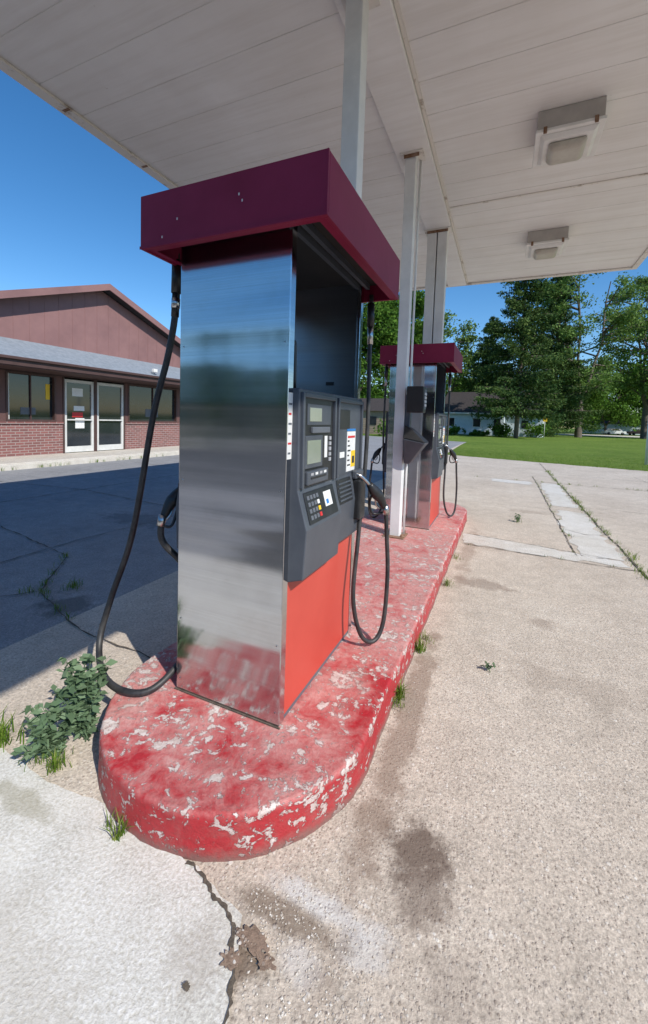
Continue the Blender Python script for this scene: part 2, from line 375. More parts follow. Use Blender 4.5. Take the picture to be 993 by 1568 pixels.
crack([(-.36,5.62),(.3,5.52),(1.3,5.32)],.01); crack([(-.6,11.9),(6,11.7)],.022); crack([(-.5,8.0),(1.3,8.1)],.010); crack([(1.4,8.6),(5,8.5)],.014)
crack([(.86,6.6),(1.1,6.4),(1.36,6.5)],.012); crack([(.9,9.8),(1.34,9.9)],.012)
crack([(-3.6,1.62),(-3.32,1.99),(-2.9,1.85),(-2.49,1.735),(-1.95,1.74),(-1.68,1.7)],.012)
crack([(-3.32,1.99),(-3.9,2.6),(-5.6,2.9)],.014); crack([(-10,4.6),(-7,5.0),(-4,4.7),(-2.9,4.9)],.018); crack([(-10,8.6),(-6,8.2),(-2.6,8.5)],.022)
crack([(-4.2,1.0),(-4.3,3),(-4.1,6),(-4.3,10)],.014); crack([(-7.0,0),(-7.1,12)],.02)
crack([(1.4,14.2),(7,13.2)],.022); crack([(3.6,2),(3.7,15)],.014)
mesh('pavement_cracks',cv,cf,M_dirt)
def blob(name,c,rx,ry,z,mat,n=28,seed=0):
    rr=random.Random(seed); pts=[]
    for k in range(n):
        a=2*math.pi*k/n; s=rr.uniform(.6,1.15); pts.append((c[0]+rx*s*math.cos(a),c[1]+ry*s*math.sin(a)))
    return poly(name,pts,z,mat)
M_soil=m_concrete('broken_concrete_soil',(.24,.17,.125),(.17,.12,.09),(.33,.26,.2),1.4)
for i,(c,rx,ry) in enumerate([((-.555,.885),.05,.03),((-.585,.825),.03,.026),((-.50,.86),.03,.02),((-.655,.735),.012,.009)]):
    blob('spalled_concrete' if i<3 else 'core_hole',c,rx,ry,.0052+.0006*i,M_soil if i<3 else M_dirt,34,i)

def gravel(name,n,fn,smin,smax):
    V=[]
    oc=np.array([(1,0,0),(0,1,0),(-1,0,0),(0,-1,0),(0,0,.6),(0,0,-.7)],float)
    fi=[(0,1,4),(1,2,4),(2,3,4),(3,0,4)]
    for i in range(n):
        x,y=fn(); s=random.uniform(smin,smax)*random.uniform(.3,1)
        q=oc*s*np.array([random.uniform(.6,1.4) for _ in range(18)]).reshape(6,3)
        a=random.uniform(0,6.28); ca,sa=math.cos(a),math.sin(a)
        q=np.stack([q[:,0]*ca-q[:,1]*sa+x,q[:,0]*sa+q[:,1]*ca+y,q[:,2]*.5-.0025],1)
        for f in fi: V.extend(q[list(f)])
    return quads_np(name,V,M_gr,None,3)
def fg():
    r=random.random()
    if r<.40: return random.gauss(-.34,.12),random.gauss(.74,.17)
    if r<.55: return random.gauss(-.42,.03),random.uniform(1.3,6)
    if r<.68: return random.gauss(-.54,.12),random.gauss(.98,.05)
    return random.uniform(-.4,1.6),random.uniform(.4,4)
gravel('gravel',2600,fg,.002,.0062)

# ------------------------------------------------------------------ island
def island():
    cx=-1.05; hw=.605; y0=.95; y1=6.95; r=.60
    out=[]; nA=56
    for k in range(nA+1):
        a=math.pi+math.pi*k/nA; out.append((cx+hw*math.cos(a),y0+r+r*math.sin(a)))
    for y in np.arange(y0+r+.05,y1-r,.05): out.append((cx+hw+.012*(y-1.5)/4,y))
    for k in range(nA+1):
        a=math.pi*k/nA; out.append((cx+hw*math.cos(a)+.01,y1-r+r*math.sin(a)))
    for y in np.arange(y1-r-.05,y0+r,-.05): out.append((cx-hw,y))
    n=len(out); prof=[(0.010,-.03),(.006,.0),(.003,.04),(.001,.08),(0,.12),(-.001,.138),(-.004,.146),(-.009,.150),(-.016,.1512),(-.05,.1515),(-.3,.1515)]
    V=[];F=[]
    for j,(o,z) in enumerate(prof):
        for i,(x,y) in enumerate(out):
            yc=min(max(y,y0+r),y1-r); d=Vector((x-cx,y-yc)); L=d.length; d.normalize()
            wv=math.sin(i*.37+j*.2)+.6*math.sin(i*1.13+j*.5)+.5*math.sin(i*2.9+j*1.7)
            jj=.0025*wv if j<9 else 0
            V.append((cx+d.x*(L+o+jj),yc+d.y*(L+o+jj),z+(.0010*wv if 3<j<9 else 0)))
    for j in range(len(prof)-1):
        for i in range(n):
            i2=(i+1)%n; F.append((j*n+i,j*n+i2,(j+1)*n+i2,(j+1)*n+i))
    F.append(tuple((len(prof)-1)*n+i for i in range(n)))
    o=mesh('fuel_island',V,F,M_isl,None,True)
    for p in o.data.polygons:
        if p.index>=8*n: p.use_smooth=False
    return o
island()

# ------------------------------------------------------------------ dispenser
W=.56; L=.88; HS=1.99
def surf(o_list,z):
    for (o1,z1),(o2,z2) in zip(o_list[:-1],o_list[1:]):
        if z2<=z<=z1: return o1+(o2-o1)*(z1-z)/(z1-z2)
    return o_list[-1][0]
PN=[(.030,1.42),(.036,1.0),(.082,.84),(.070,.63)]
PF=[(.028,1.42),(.030,1.0),(.055,.86),(.045,.66)]
def dispenser(name,loc,first):
    E=empty(name,loc)
    def B(n,a,b,mat,bev=0): return box(n,a,b,mat,E,bev)
    w2=W/2; l2=L/2
    for s,nm in ((-1,'end_panel_front'),(1,'end_panel_back')):
        B(nm,(-w2,s*l2,.004),(w2,s*(l2-.045),HS+.09),M_steel,.004)
        B(nm+'_liner',(-w2+.02,s*(l2-.047),.05),(w2-.02,s*(l2-.052),HS+.09),M_steel_in)
    for s in (-1,1):
        for zz in (.06,.35,1.0,1.6):
            for sx in (-1,1):
                tube('screw',[(sx*(w2-.022),s*(l2),zz),(sx*(w2-.022),s*(l2+.002),zz)],.004,M_chrome,E,1,False,8)
    B('base_caulk',(-w2-.006,-l2-.007,0.0),(w2+.006,-l2-.001,.006),M_dirt)
    B('cabinet',(-w2+.02,-l2+.045,0.0),(w2-.02,l2-.045,.64),M_black)
    B('hydraulic_core',(-w2+.03,-l2+.045,.64),(w2-.03,l2-.045,1.40),M_black)
    B('head_shelf',(-w2+.012,-l2+.045,1.400),(w2-.012,l2-.045,1.418),M_grey,.003)
    B('base_strip',(-w2+.008,-l2+.046,0),(w2-.008,l2-.046,.022),M_greyl)
    x0=-1.452+1.07; x1=-.588+1.07; y0=1.291-1.86; y1=2.318-1.86; z0,z1=1.99,2.208
    t=.016
    lidp=[((x0,y0,z0),(x1,y0+t,z1)),((x0,y1-t,z0),(x1,y1,z1)),((x0,y0+t,z0),(x0+t,y1-t,z1)),((x1-t,y0+t,z0),(x1,y1-t,z1))]
    for a,b in lidp: B('valance_side',a,b,M_lid,.0025)
    B('valance_top',(x0+t,y0+t,z1-.02),(x1-t,y1-t,z1-.006),M_lid)
    B('valance_soffit',(x0+t,y0+t,z0+.09),(x1-t,y1-t,z0+.10),M_lid_in)
    B('valance_lip',(x0+t,y0+t,z0+.004),(x1-t,y0+t+.03,z0+.010),M_lid)
    B('valance_lip',(x1-t-.03,y0+t+.03,z0+.004),(x1-t,y1-t,z0+.010),M_lid)
    B('valance_lip',(x0+t,y0+t+.03,z0+.004),(x0+t+.03,y1-t,z0+.010),M_lid)
    for dx in (.18,.235): B('valance_channel',(x1-dx,y0+.06,z0+.06),(x1-dx+.02,y1-.04,z0+.089),M_grey)
    B('valance_seam',(x1-.004,y0-.002,z0+.004),(x1+.002,y0+.006,z1-.002),M_lid)
    B('valance_trim',(x0-.002,y0-.0025,z0),(x1+.0025,y0-.0005,z0+.012),M_lid)
    B('valance_trim',(x1+.0005,y0+.001,z0),(x1+.0025,y1,z0+.012),M_lid)
    for q in ((.50,.13),(.515,.105),(.20,.09),(.12,.03)): B('paint_chip',(x0+q[0],y0-.0008,z0+q[1]),(x0+q[0]+.005,y0+.001,z0+q[1]+.009),M_labelw)
    for sd in (1,-1):
        def m(o,s,z): return (sd*(w2+o),sd*(-l2+s),z)
        def hx(n,o0,o1,s0,s1,za,zb,mat,bev=0):
            return hexa(n,[m(o0,s0,za),m(o1,s0,za),m(o1,s1,za),m(o0,s1,za),m(o0,s0,zb),m(o1,s0,zb),m(o1,s1,zb),m(o0,s1,zb)],mat,E,bev)
        hx('lower_door',-.020,-.004,.048,.832,.024,.632,M_orange,.002)
        def loft(n,P,s0,s1,mat):
            prof=[(-.03,P[0][1])]+P+[(-.03,P[-1][1]-.03)]
            k=len(prof); V=[m(o,s0,z) for o,z in prof]+[m(o,s1,z) for o,z in prof]
            F=[(i,(i+1)%k,(i+1)%k+k,i+k) for i in range(k)]+[tuple(range(k))[::-1],tuple(range(k,2*k))]
            o=mesh(n,V,[f[::-1] for f in F],mat,E); bb=o.modifiers.new('b','BEVEL'); bb.width=.006; bb.segments=3; bb.limit_method='ANGLE'
        loft('console_card_side',PN,.040,.43,M_grey); loft('console_nozzle_side',PF,.432,.842,M_grey)
        def pan(n,P,s0,s1,za,zb,th,mat,bev=0,inn=.004):
            oa,ob=surf(P,za),surf(P,zb)
            return hexa(n,[m(oa-inn,s0,za),m(oa+th,s0,za),m(oa+th,s1,za),m(oa-inn,s1,za),m(ob-inn,s0,zb),m(ob+th,s0,zb),m(ob+th,s1,zb),m(ob-inn,s1,zb)],mat,E,bev)
        for P,s0,s1 in ((PN,.055,.415),(PF,.45,.83)):
            pan('bezel',P,s0,s0+.018,1.005,1.405,.014,M_grey,.003); pan('bezel',P,s1-.018,s1,1.005,1.405,.014,M_grey,.003)
            pan('bezel',P,s0+.018,s1-.018,1.385,1.405,.014,M_grey,.003)
        pan('face_plate',PN,.075,.395,1.005,1.383,.002,M_black)
        pan('header_recess',PN,.11,.36,1.27,1.36,.005,M_grey,.002)
        pan('printer_slot',PN,.15,.34,1.235,1.262,.012,M_greyl,.003)
        pan('display_window',PN,.13,.25,1.285,1.345,.008,M_screen,.002)
        pan('screen_bezel',PN,.085,.26,1.085,1.225,.010,M_grey,.003)
        pan('screen',PN,.10,.235,1.105,1.205,.0125,M_screen)
        pan('instruction_label',PN,.295,.325,1.12,1.22,.004,M_labelw)
        for i in range(5): pan('button',PN,.345,.365,1.10+.025*i,1.117+.025*i,.008,M_key,.001)
        pan('card_reader',PN,.09,.31,1.015,1.075,.020,M_grey,.006)
        pan('card_reader_slot',PN,.12,.28,1.04,1.048,.022,M_black)
        for i in range(4): pan('reader_mark',PN,.12+.045*i,.145+.045*i,1.055,1.066,.0215,M_labelw if i%2 else M_key)
        pan('keypad_plate',PN,.075,.39,.855,.985,.004,M_black,.002)
        for r in range(4):
            for c in range(4):
                mt=M_key if c<3 else (M_labelr,M_labely,M_labelw,M_greyl)[r]
                pan('key',PN,.095+.03*c,.115+.03*c,.872+.027*r,.889+.027*r,.007,M_greyl if c<3 else mt,.001)
        pan('card_label',PN,.26,.34,.90,.965,.0055,M_labelw); pan('card_label_art',PN,.275,.30,.91,.93,.0062,M_labelb)
        pan('price_plate',PF,.47,.81,1.01,1.383,.002,M_grey)
        pan('price_display',PF,.49,.63,1.25,1.35,.006,M_black,.002)
        pan('grade_button',PF,.50,.56,1.10,1.13,.007,M_labelw,.002)
        pan('warning_label',PF,.60,.73,1.02,1.235,.004,M_labelw)
        pan('warning_stripe',PF,.60,.73,1.237,1.25,.004,M_labelb)
        pan('octane_label',PF,.665,.728,1.04,1.13,.005,M_labely)
        for i in range(6): pan('label_text',PF,.61,.655-.01*(i%3),1.05+.026*i,1.058+.026*i,.0048,M_black)
        pan('label_text',PF,.61,.72,1.20,1.212,.0048,M_labelr)
        pan('label_digits',PF,.68,.715,1.06,1.10,.0058,M_black)
        pan('vent_plate',PF,.46,.66,.865,.99,.004,M_black,.002)
        for i in range(5): pan('vent_slat',PF,.475,.645,.88+.021*i,.888+.021*i,.008,M_grey)
        hx('nozzle_boot',.03,.085,.70,.80,.74,.97,M_black,.012)
        hx('nozzle_boot_hood',.03,.065,.69,.81,.97,1.02,M_grey,.01)
        hx('edge_decal',-.0,.0015,.004,.040,1.13,1.40,M_labelw)
        for i in range(6): hx('edge_decal_text',.0015,.0022,.008,.030+.005*(i%2),1.15+.04*i,1.158+.04*i,M_labelr if i%3==1 else M_greyl)
        tube('lift_handle',[m(-.05,.06,1.42),m(-.05,.06,1.60),m(-.05,.12,1.62),m(-.05,.135,1.60),m(-.05,.14,1.42)],.011,M_black,E,4)
        hx('liner_slot',-.20,-.15,.822,.829,1.50,1.52,M_black)
        kf=1.0 if (sd==1 or not first) else .55
        def q(o,s,z): return m(.05+(o-.05)*kf,s,z)
        tube('nozzle_spout',[m(.055,.70,1.0),q(.085,.71,.985),q(.115,.745,.945),q(.135,.775,.905)],.010,M_chrome,E,6)
        tube('nozzle_body',[q(.12,.75,.94),q(.145,.79,.89),q(.165,.815,.86),q(.185,.845,.80)],.026,M_black,E,6,radii=[.018,.032,.034,.026,.018])
        tube('nozzle_guard',[q(.14,.77,.90),q(.11,.80,.83),q(.12,.83,.76),q(.17,.855,.765),q(.19,.85,.80)],.007,M_black,E,6)
        tube('nozzle_lever',[q(.15,.79,.88),q(.14,.82,.82),q(.16,.84,.79)],.006,M_chrome,E,6)
        tube('nozzle_swivel',[q(.187,.848,.81),q(.195,.86,.76)],.02,M_chrome,E,1,seg=12)
        if sd==1 or not first:
            tube('hose',[m(.052,.862,2.02),m(.055,.862,1.7),m(.06,.86,1.3),m(.06,.84,1.0),m(.062,.76,.62),m(.07,.69,.3),m(.115,.71,.09),m(.175,.77,.035),m(.212,.83,.13),m(.215,.87,.4),m(.2,.865,.65),m(.193,.857,.78)],.0125,M_hose,E,8,seg=12)
            tube('hose_breakaway',[m(.052,.862,1.97),m(.054,.862,1.84)],.021,M_black,E,1,seg=12)
            tube('hose_coupling',[m(.0535,.862,1.84),m(.055,.862,1.74)],.017,M_chrome,E,1,seg=12)
        else:
            tube('hose',[m(.1,.80,2.05),m(.105,.80,1.8),m(.15,.80,1.58),m(.245,.80,1.28),m(.37,.81,.68),m(.49,.84,.32),m(.50,.90,.11),m(.36,.985,.022),m(.17,1.02,.018),m(.06,.95,.03),m(.035,.78,.12),m(.02,.70,.35),m(.05,.78,.55),q(.18,.85,.68),q(.193,.857,.78)],.0155,M_hose,E,8,seg=12)
            tube('hose_breakaway',[m(.1,.80,2.02),m(.103,.80,1.87)],.023,M_black,E,1,seg=12)
            tube('hose_coupling',[m(.103,.80,1.87),m(.109,.80,1.76)],.018,M_black,E,1,seg=12)
            tube('hose_ferrule',[m(.104,.80,1.845),m(.106,.80,1.80)],.020,M_chrome,E,1,seg=12)
    return E
dispenser('fuel_dispenser',(-1.07,1.86,.152),True)
dispenser('fuel_dispenser.001',(-1.04,5.39,.152),False)

# ------------------------------------------------------------------ canopy
CZ=4.35; cx0,cx1,cy0,cy1=-4.08,2.03,-1.3,9.06
CE=empty('gas_station_canopy',(0,0,0))
prof=[]; y=cy0+.05
while y<cy1-.05:
    prof+= [(y,CZ),(y+.003,CZ+.006),(y+.009,CZ+.006),(y+.012,CZ)]; y+=.406
prof.append((cy1-.05,CZ))
V=[];F=[]
for (yy,zz) in prof: V+= [(cx0+.05,yy,zz),(cx1-.05,yy,zz)]
for i in range(len(prof)-1): F.append((2*i,2*i+2,2*i+3,2*i+1))
mesh('ceiling_deck',V,F,M_ceil,CE)
box('roof_top',(cx0+.04,cy0+.04,CZ+.45),(cx1-.04,cy1-.04,CZ+.49),M_white,CE)
for nm,a,b in (('fascia_w',(cx0,cy0,CZ-.0),(cx0+.03,cy1,CZ+.5)),('fascia_e',(cx1-.03,cy0,CZ),(cx1,cy1,CZ+.5)),('fascia_n',(cx0+.03,cy1-.03,CZ),(cx1-.03,cy1,CZ+.5)),('fascia_s',(cx0+.03,cy0,CZ),(cx1-.03,cy0+.03,CZ+.5))):
    box(nm,a,b,M_fas,CE)
for nm,a,b in (('edge_trim_w',(cx0+.002,cy0,CZ-.03),(cx0+.12,cy1,CZ-.003)),('edge_trim_e',(cx1-.09,cy0,CZ-.03),(cx1-.002,cy1,CZ-.003)),('edge_trim_n',(cx0+.12,cy1-.09,CZ-.028),(cx1-.09,cy1,CZ-.003))):
    box(nm,a,b,M_trim,CE,.004)
for k in range(9):
    yy=1.0+k*.85+random.uniform(-.1,.1); box('trim_clip',(cx0+.05,yy,CZ-.036),(cx0+.13,yy+.025,CZ-.030),M_rust,CE)
box('ridge_beam',(-1.22,cy0+.1,CZ-.05),(-.86,cy1-.09,CZ-.002),M_ceil,CE,.006)
box('deck_lap',(-.82,5.8,CZ-.010),(cx1-.1,5.83,CZ-.001),M_trim,CE)
box('beam_flashing',(-.855,cy0+.1,CZ-.014),(-.825,cy1-.09,CZ-.003),M_trim,CE)
CZP=CZ-.05
def tube_post(name,x,y,s,parent,z0=.152,mat=M_post):
    box(name,(x-s/2,y-s/2,z0),(x+s/2,y+s/2,CZP),mat,parent,.008)
tube_post('post',-1.06,2.72,.125,CE); tube_post('post',-1.06,4.5,.115,CE)
for dx in (-.075,.075): tube_post('post_twin',-1.05+dx,6.34,.135,CE)
box('post_web',(-1.07,6.36,.152),(-1.03,6.385,CZP),M_post,CE)
box('base_plate',(-1.18,4.38,.152),(-.94,4.62,.166),M_rust,CE,.003)
for a in (-1,1):
    for b in (-1,1): tube('anchor_bolt',[(-1.06+a*.09,4.5+b*.09,.16),(-1.06+a*.09,4.5+b*.09,.20)],.01,M_rust,CE,1,False,6)
for yy,s in ((2.72,.1),(4.5,.1),(6.34,.17)):
    box('cap_plate',(-1.05-s-.02,yy-.1,CZP-.012),(-1.05+s+.02,yy+.1,CZP-.002),M_trim,CE)
    box('cap_rust',(-1.05-s+.02,yy-.075,CZP-.05),(-1.05+s-.02,yy-.07,CZP-.013),M_rust,CE)
tube('conduit',[(-.98,4.56,.16),(-.98,4.57,2),(-.98,4.57,4.28)],.012,M_post,CE,2)
def lamp(name,x,y):
    E=empty(name,(x,y,CZ)); s=.265
    box('mounting_box',(-s,-s,-.17),(s,s,-.002),M_lamp,E,.006)
    box('skirt',(-s-.012,-s-.012,-.20),(s+.012,s+.012,-.171),M_white,E,.006)
    a,b=.235,.20
    hexa('reflector_frame',[(-b,-b,-.235),(b,-b,-.235),(b,b,-.235),(-b,b,-.235),(-a,-a,-.201),(a,-a,-.201),(a,a,-.201),(-a,a,-.201)],M_white,E,.006)
    a,b=.17,.13
    hexa('lens',[(-b,-b,-.30),(b,-b,-.30),(b,b,-.30),(-b,b,-.30),(-a,-a,-.236),(a,-a,-.236),(a,a,-.236),(-a,a,-.236)],M_lens,E,.03,4)
    for i in (-1,1): box('latch',(i*.2-.015,-s-.02,-.22),(i*.2+.015,-s-.0125,-.16),M_rust,E)
lamp('canopy_light',.40,4.62); lamp('canopy_light.001',.44,7.18)

# ------------------------------------------------------------------ payment terminal on the post
PE=empty('payment_terminal',(-1.0,4.42,.15))
def wedge(n,x0,x1,y0b,y0t,y1,z0,z1,mat):
    return hexa(n,[(x0,y0b,z0),(x1,y0b,z0),(x1,y1,z0),(x0,y1,z0),(x0,y0t,z1),(x1,y0t,z1),(x1,y1,z1),(x0,y1,z1)],mat,PE,.01)
wedge('mount_arm',.0,.06,.02,.02,.06,.9,1.6,M_grey)
wedge('upper_hood',.03,.21,-.05,-.08,.10,1.40,1.68,M_black)
box('upper_face',(.212,-.05,1.44),(.216,.08,1.65),M_greyl,PE)
for r in range(4):
    for c in range(3): box('key',(.216,-.03+.035*c,1.47+.04*r),(.222,-.008+.035*c,1.495+.04*r),M_labelw,PE)
hexa('lower_console',[(.02,-.02,.84),(.08,-.02,.84),(.08,.10,.84),(.02,.10,.84),(.02,-.12,1.12),(.26,-.12,1.08),(.26,.12,1.08),(.02,.10,1.12)],M_grey,PE,.01)
hexa('lower_hood',[(.02,-.12,1.125),(.26,-.12,1.085),(.26,.12,1.085),(.02,.10,1.125),(.02,-.05,1.26),(.10,-.05,1.22),(.10,.10,1.22),(.02,.10,1.26)],M_black,PE,.008)

# ------------------------------------------------------------------ store building
BE=empty('store_building',(0,0,0))
X=-12.2
def bb(n,a,b,mat,bev=0): return box(n,a,b,mat,BE,bev)
box('sidewalk',(-12.25,-6,-.03),(-10.72,16.4,.14),M_side,None,.015)
box('kerb',(-10.715,-6,-.03),(-10.60,16.4,.125),M_side,None,.015)
for y0,y1 in ((-3,8.02),(10.24,15.9)): bb('brick_base',(X-.2,y0,.0),(X,y1,1.04),M_brick); bb('brick_sill',(X-.2,y0,1.042),(X+.04,y1,1.10),M_brick)
wins=[(-2.0,.4),(.7,3.4),(3.7,6.3),(6.49,7.82),(10.35,12.7),(13.0,15.2)]
prev=-3; segs=[]
for a,b in wins:
    segs.append((prev,a)); prev=b
segs.append((prev,15.9))
for a,b in segs:
    if a<9<b: segs2=[(a,8.02),(10.24,b)]
    else: segs2=[(a,b)]
    for c,d in segs2: bb('wall_pier',(X-.2,c,1.102),(X-.004,d,2.46),M_wallup)
bb('wall_header',(X-.2,-3,2.462),(X-.002,15.9,3.4),M_brown)
for a,b in wins:
    bb('window_glass',(X-.12,a+.05,1.16),(X-.10,b-.05,2.42),M_glass)
    for yy in (a,b-.05): bb('window_frame',(X-.13,yy,1.105),(X+.015,yy+.05,2.458),M_brown)
    bb('window_frame',(X-.13,a+.05,2.41),(X+.012,b-.05,2.458),M_brown); bb('window_frame',(X-.13,a+.05,1.105),(X+.012,b-.05,1.16),M_brown)
    bb('window_mullion',(X-.10,(a+b)/2-.015,1.162),(X-.06,(a+b)/2+.015,2.408),M_brown)
bb('window_mullion',(X-.09,6.56,1.162),(X-.05,6.60,2.408),M_alu)
bb('window_poster',(X-.097,7.58,1.75),(X-.094,7.70,2.2),M_labely)
bb('window_poster',(X-.097,11.2,1.3),(X-.094,11.8,1.6),M_greyl)
bb('window_poster',(X-.097,6.9,1.3),(X-.094,7.3,1.5),M_greyl)
for y0,y1 in ((8.08,9.05),(9.15,10.18)):
    bb('door_glass',(X-.08,y0+.08,.34),(X-.06,y1-.08,2.33),M_glass)
    for yy in (y0,y1-.08): bb('door_stile',(X-.11,yy,.16),(X-.02,yy+.08,2.40),M_alu)
    bb('door_rail',(X-.11,y0+.08,2.31),(X-.022,y1-.08,2.40),M_alu); bb('door_rail',(X-.11,y0+.08,.16),(X-.022,y1-.08,.34),M_alu)
    bb('door_push_bar',(X-.02,y0+.08,1.15),(X+.02,y1-.08,1.19),M_alu)
    bb('door_casing',(X-.12,y0-.055,.14),(X+.01,y0-.002,2.455),M_brown); bb('door_casing',(X-.12,y1+.002,.14),(X+.01,y1+.04,2.455),M_brown)
bb('door_notice',(X-.058,8.4,1.45),(X-.054,8.75,1.6),M_labelw); bb('door_notice',(X-.058,8.35,1.25),(X-.054,8.7,1.4),M_labelr)
bb('door_notice',(X-.058,8.45,.9),(X-.054,8.75,1.22),M_labelw); bb('door_notice',(X-.058,8.35,1.9),(X-.054,8.7,2.15),M_labelw)
ya,yb,yc=2.7,15.9,9.32; zb,zt=3.0,5.42
mesh('gable_wall',[(X,ya,zb),(X,yb,zb),(X,yb,zb+.02),(X,yc,zt-.05),(X,ya,zb+.02)],[(0,1,2,3,4)],M_gable,BE)
yy=ya+.3
while yy<yb:
    zt_=zb+(zt-zb)*(1-abs(yy-yc)/(yc-ya if yy<yc else yb-yc))-.08
    if zt_>3.3: bb('batten',(X+.002,yy,3.2),(X+.008,yy+.02,zt_),M_gable)
    yy+=.41
for s,(ye) in ((1,ya-.4),(-1,yb+.4)):
    sl=(zt-zb)/(yc-ya) if s==1 else (zt-zb)/(yb-yc)
    ze=zt-sl*abs(yc-ye)
    c=[(X-14,ye,ze),(X+.35,ye,ze),(X+.35,yc,zt),(X-14,yc,zt)]
    if s==-1: c=[c[1],c[0],c[3],c[2]]
    hexa('roof_slope',c+[(x,y_,z+.12) for x,y_,z in c],M_roofdark,BE)
    c=[(X+.352,ye,ze-.06),(X+.39,ye,ze-.06),(X+.39,yc,zt-.06),(X+.352,yc,zt-.06)]
    if s==-1: c=[c[1],c[0],c[3],c[2]]
    hexa('rake_board',c+[(x,y_,z+.2) for x,y_,z in c],M_gable,BE)
bb('main_walls',(X-14,-3,0),(X-13.8,15.9,3),M_brick)
bb('end_wall',(X-14,15.7,0),(X-.2,15.9,3),M_brick); bb('end_wall',(X-14,-3,0),(X-.2,-2.8,3),M_brick)
c=[(X+.001,-3.3,3.26),(X+1.15,-3.3,2.66),(X+1.15,16.2,2.66),(X+.001,16.2,3.26)]
hexa('awning_roof',c+[(x,y_,z+.07) for x,y_,z in c],M_shingle,BE)
bb('awning_fascia',(X+1.152,-3.3,2.52),(X+1.18,16.2,2.735),M_brown); bb('awning_gutter',(X+1.182,-3.3,2.66),(X+1.25,16.2,2.73),M_brown,.01)
bb('awning_soffit',(X,-3.3,2.50),(X+1.15,16.2,2.52),M_brown)
bb('flood_light',(X+1.0,10.45,2.86),(X+1.12,10.62,2.98),M_white,.02); bb('flood_light_stem',(X+.95,10.5,2.76),(X+1.0,10.55,2.95),M_white)

# ------------------------------------------------------------------ trees
def deciduous(name,loc,H,Rm,nleaf,mat,seed,leaf=.2,low=.18,sig=.55):
    rr=random.Random(seed); E=empty(name,loc); V=[];F=[];tips=[]
    def seg(p,q,r1,r2,k=5):
        t=(q-p).normalized(); a=t.cross(Vector((.3,.8,.1))).normalized(); b=t.cross(a); base=len(V)
        for (c,r) in ((p,r1),(q,r2)):
            for i in range(k):
                an=2*math.pi*i/k; V.append(c+a*math.cos(an)*r+b*math.sin(an)*r)
        for i in range(k): F.append((base+i,base+(i+1)%k,base+k+(i+1)%k,base+k+i))
    leaders=[]
    p=Vector((0,0,-.1)); fork=Vector((rr.uniform(-.3,.3),rr.uniform(-.3,.3),H*(low+.06))); r0_=H*.017
    seg(p,fork,r0_*1.2,r0_,8)
    for k in range(3):
        a=k*2.1+rr.uniform(-.5,.5); q=fork; rad=r0_*.7; nst=6; pts=[q]
        top=Vector((math.cos(a)*Rm*.35,math.sin(a)*Rm*.35,H*rr.uniform(.82,1.0)))
        for s in range(1,nst+1):
            t=s/nst; n_=fork.lerp(top,t)+Vector((math.cos(a),math.sin(a),0))*Rm*.12*math.sin(t*math.pi)+Vector((rr.uniform(-1,1),rr.uniform(-1,1),0))*H*.012
            seg(q,n_,rad,rad*.78); rad*=.78; q=n_; pts.append(q)
        leaders.append((pts,a))
    for pts,a in leaders:
        for i in range(18):
            t=rr.uniform(.05,1); f=t*(len(pts)-1); j=min(int(f),len(pts)-2); b=pts[j].lerp(pts[j+1],f-j)
            an=a+rr.gauss(0,1.1); zz=(b.z/H-low)/(1-low); env=Rm*max(.25,math.sin(math.pi*min(1,max(0,zz*.85+.12)))**.7)
            Lb=env*rr.uniform(.45,.85); d=Vector((math.cos(an),math.sin(an),rr.uniform(-.1,.65))).normalized()
            m1=b+d*Lb*.5; e=b+d*Lb+Vector((0,0,rr.uniform(-.1,.1)*Lb)); seg(b,m1,H*.005,H*.0035,4); seg(m1,e,H*.0035,H*.0015,4)
            for s in range(6):
                bb_=m1.lerp(e,rr.uniform(-.3,1)); d2=(d+Vector((rr.gauss(0,.8),rr.gauss(0,.8),rr.gauss(.1,.5)))).normalized()*Lb*rr.uniform(.2,.42)
                e2=bb_+d2; seg(bb_,e2,H*.0018,H*.0008,3); tips.append((e2,rr.uniform(.6,1.3))); 
                if rr.random()<.6: tips.append((bb_.lerp(e2,.5),rr.uniform(.4,.9)))
    mesh('trunk_and_limbs',V,F,M_bark,E,True)
    P=np.array([tuple(t[0]) for t in tips]); wt=np.array([t[1] for t in tips])**2; wt/=wt.sum()
    idx=rng.choice(len(P),nleaf,p=wt)
    C=P[idx]+rng.normal(size=(nleaf,3))*np.array([1,1,.65])*sig
    C=C[C[:,2]>.3]
    quads_np('crown_leaves',leaf_quads(C,leaf),mat,E)
    return E
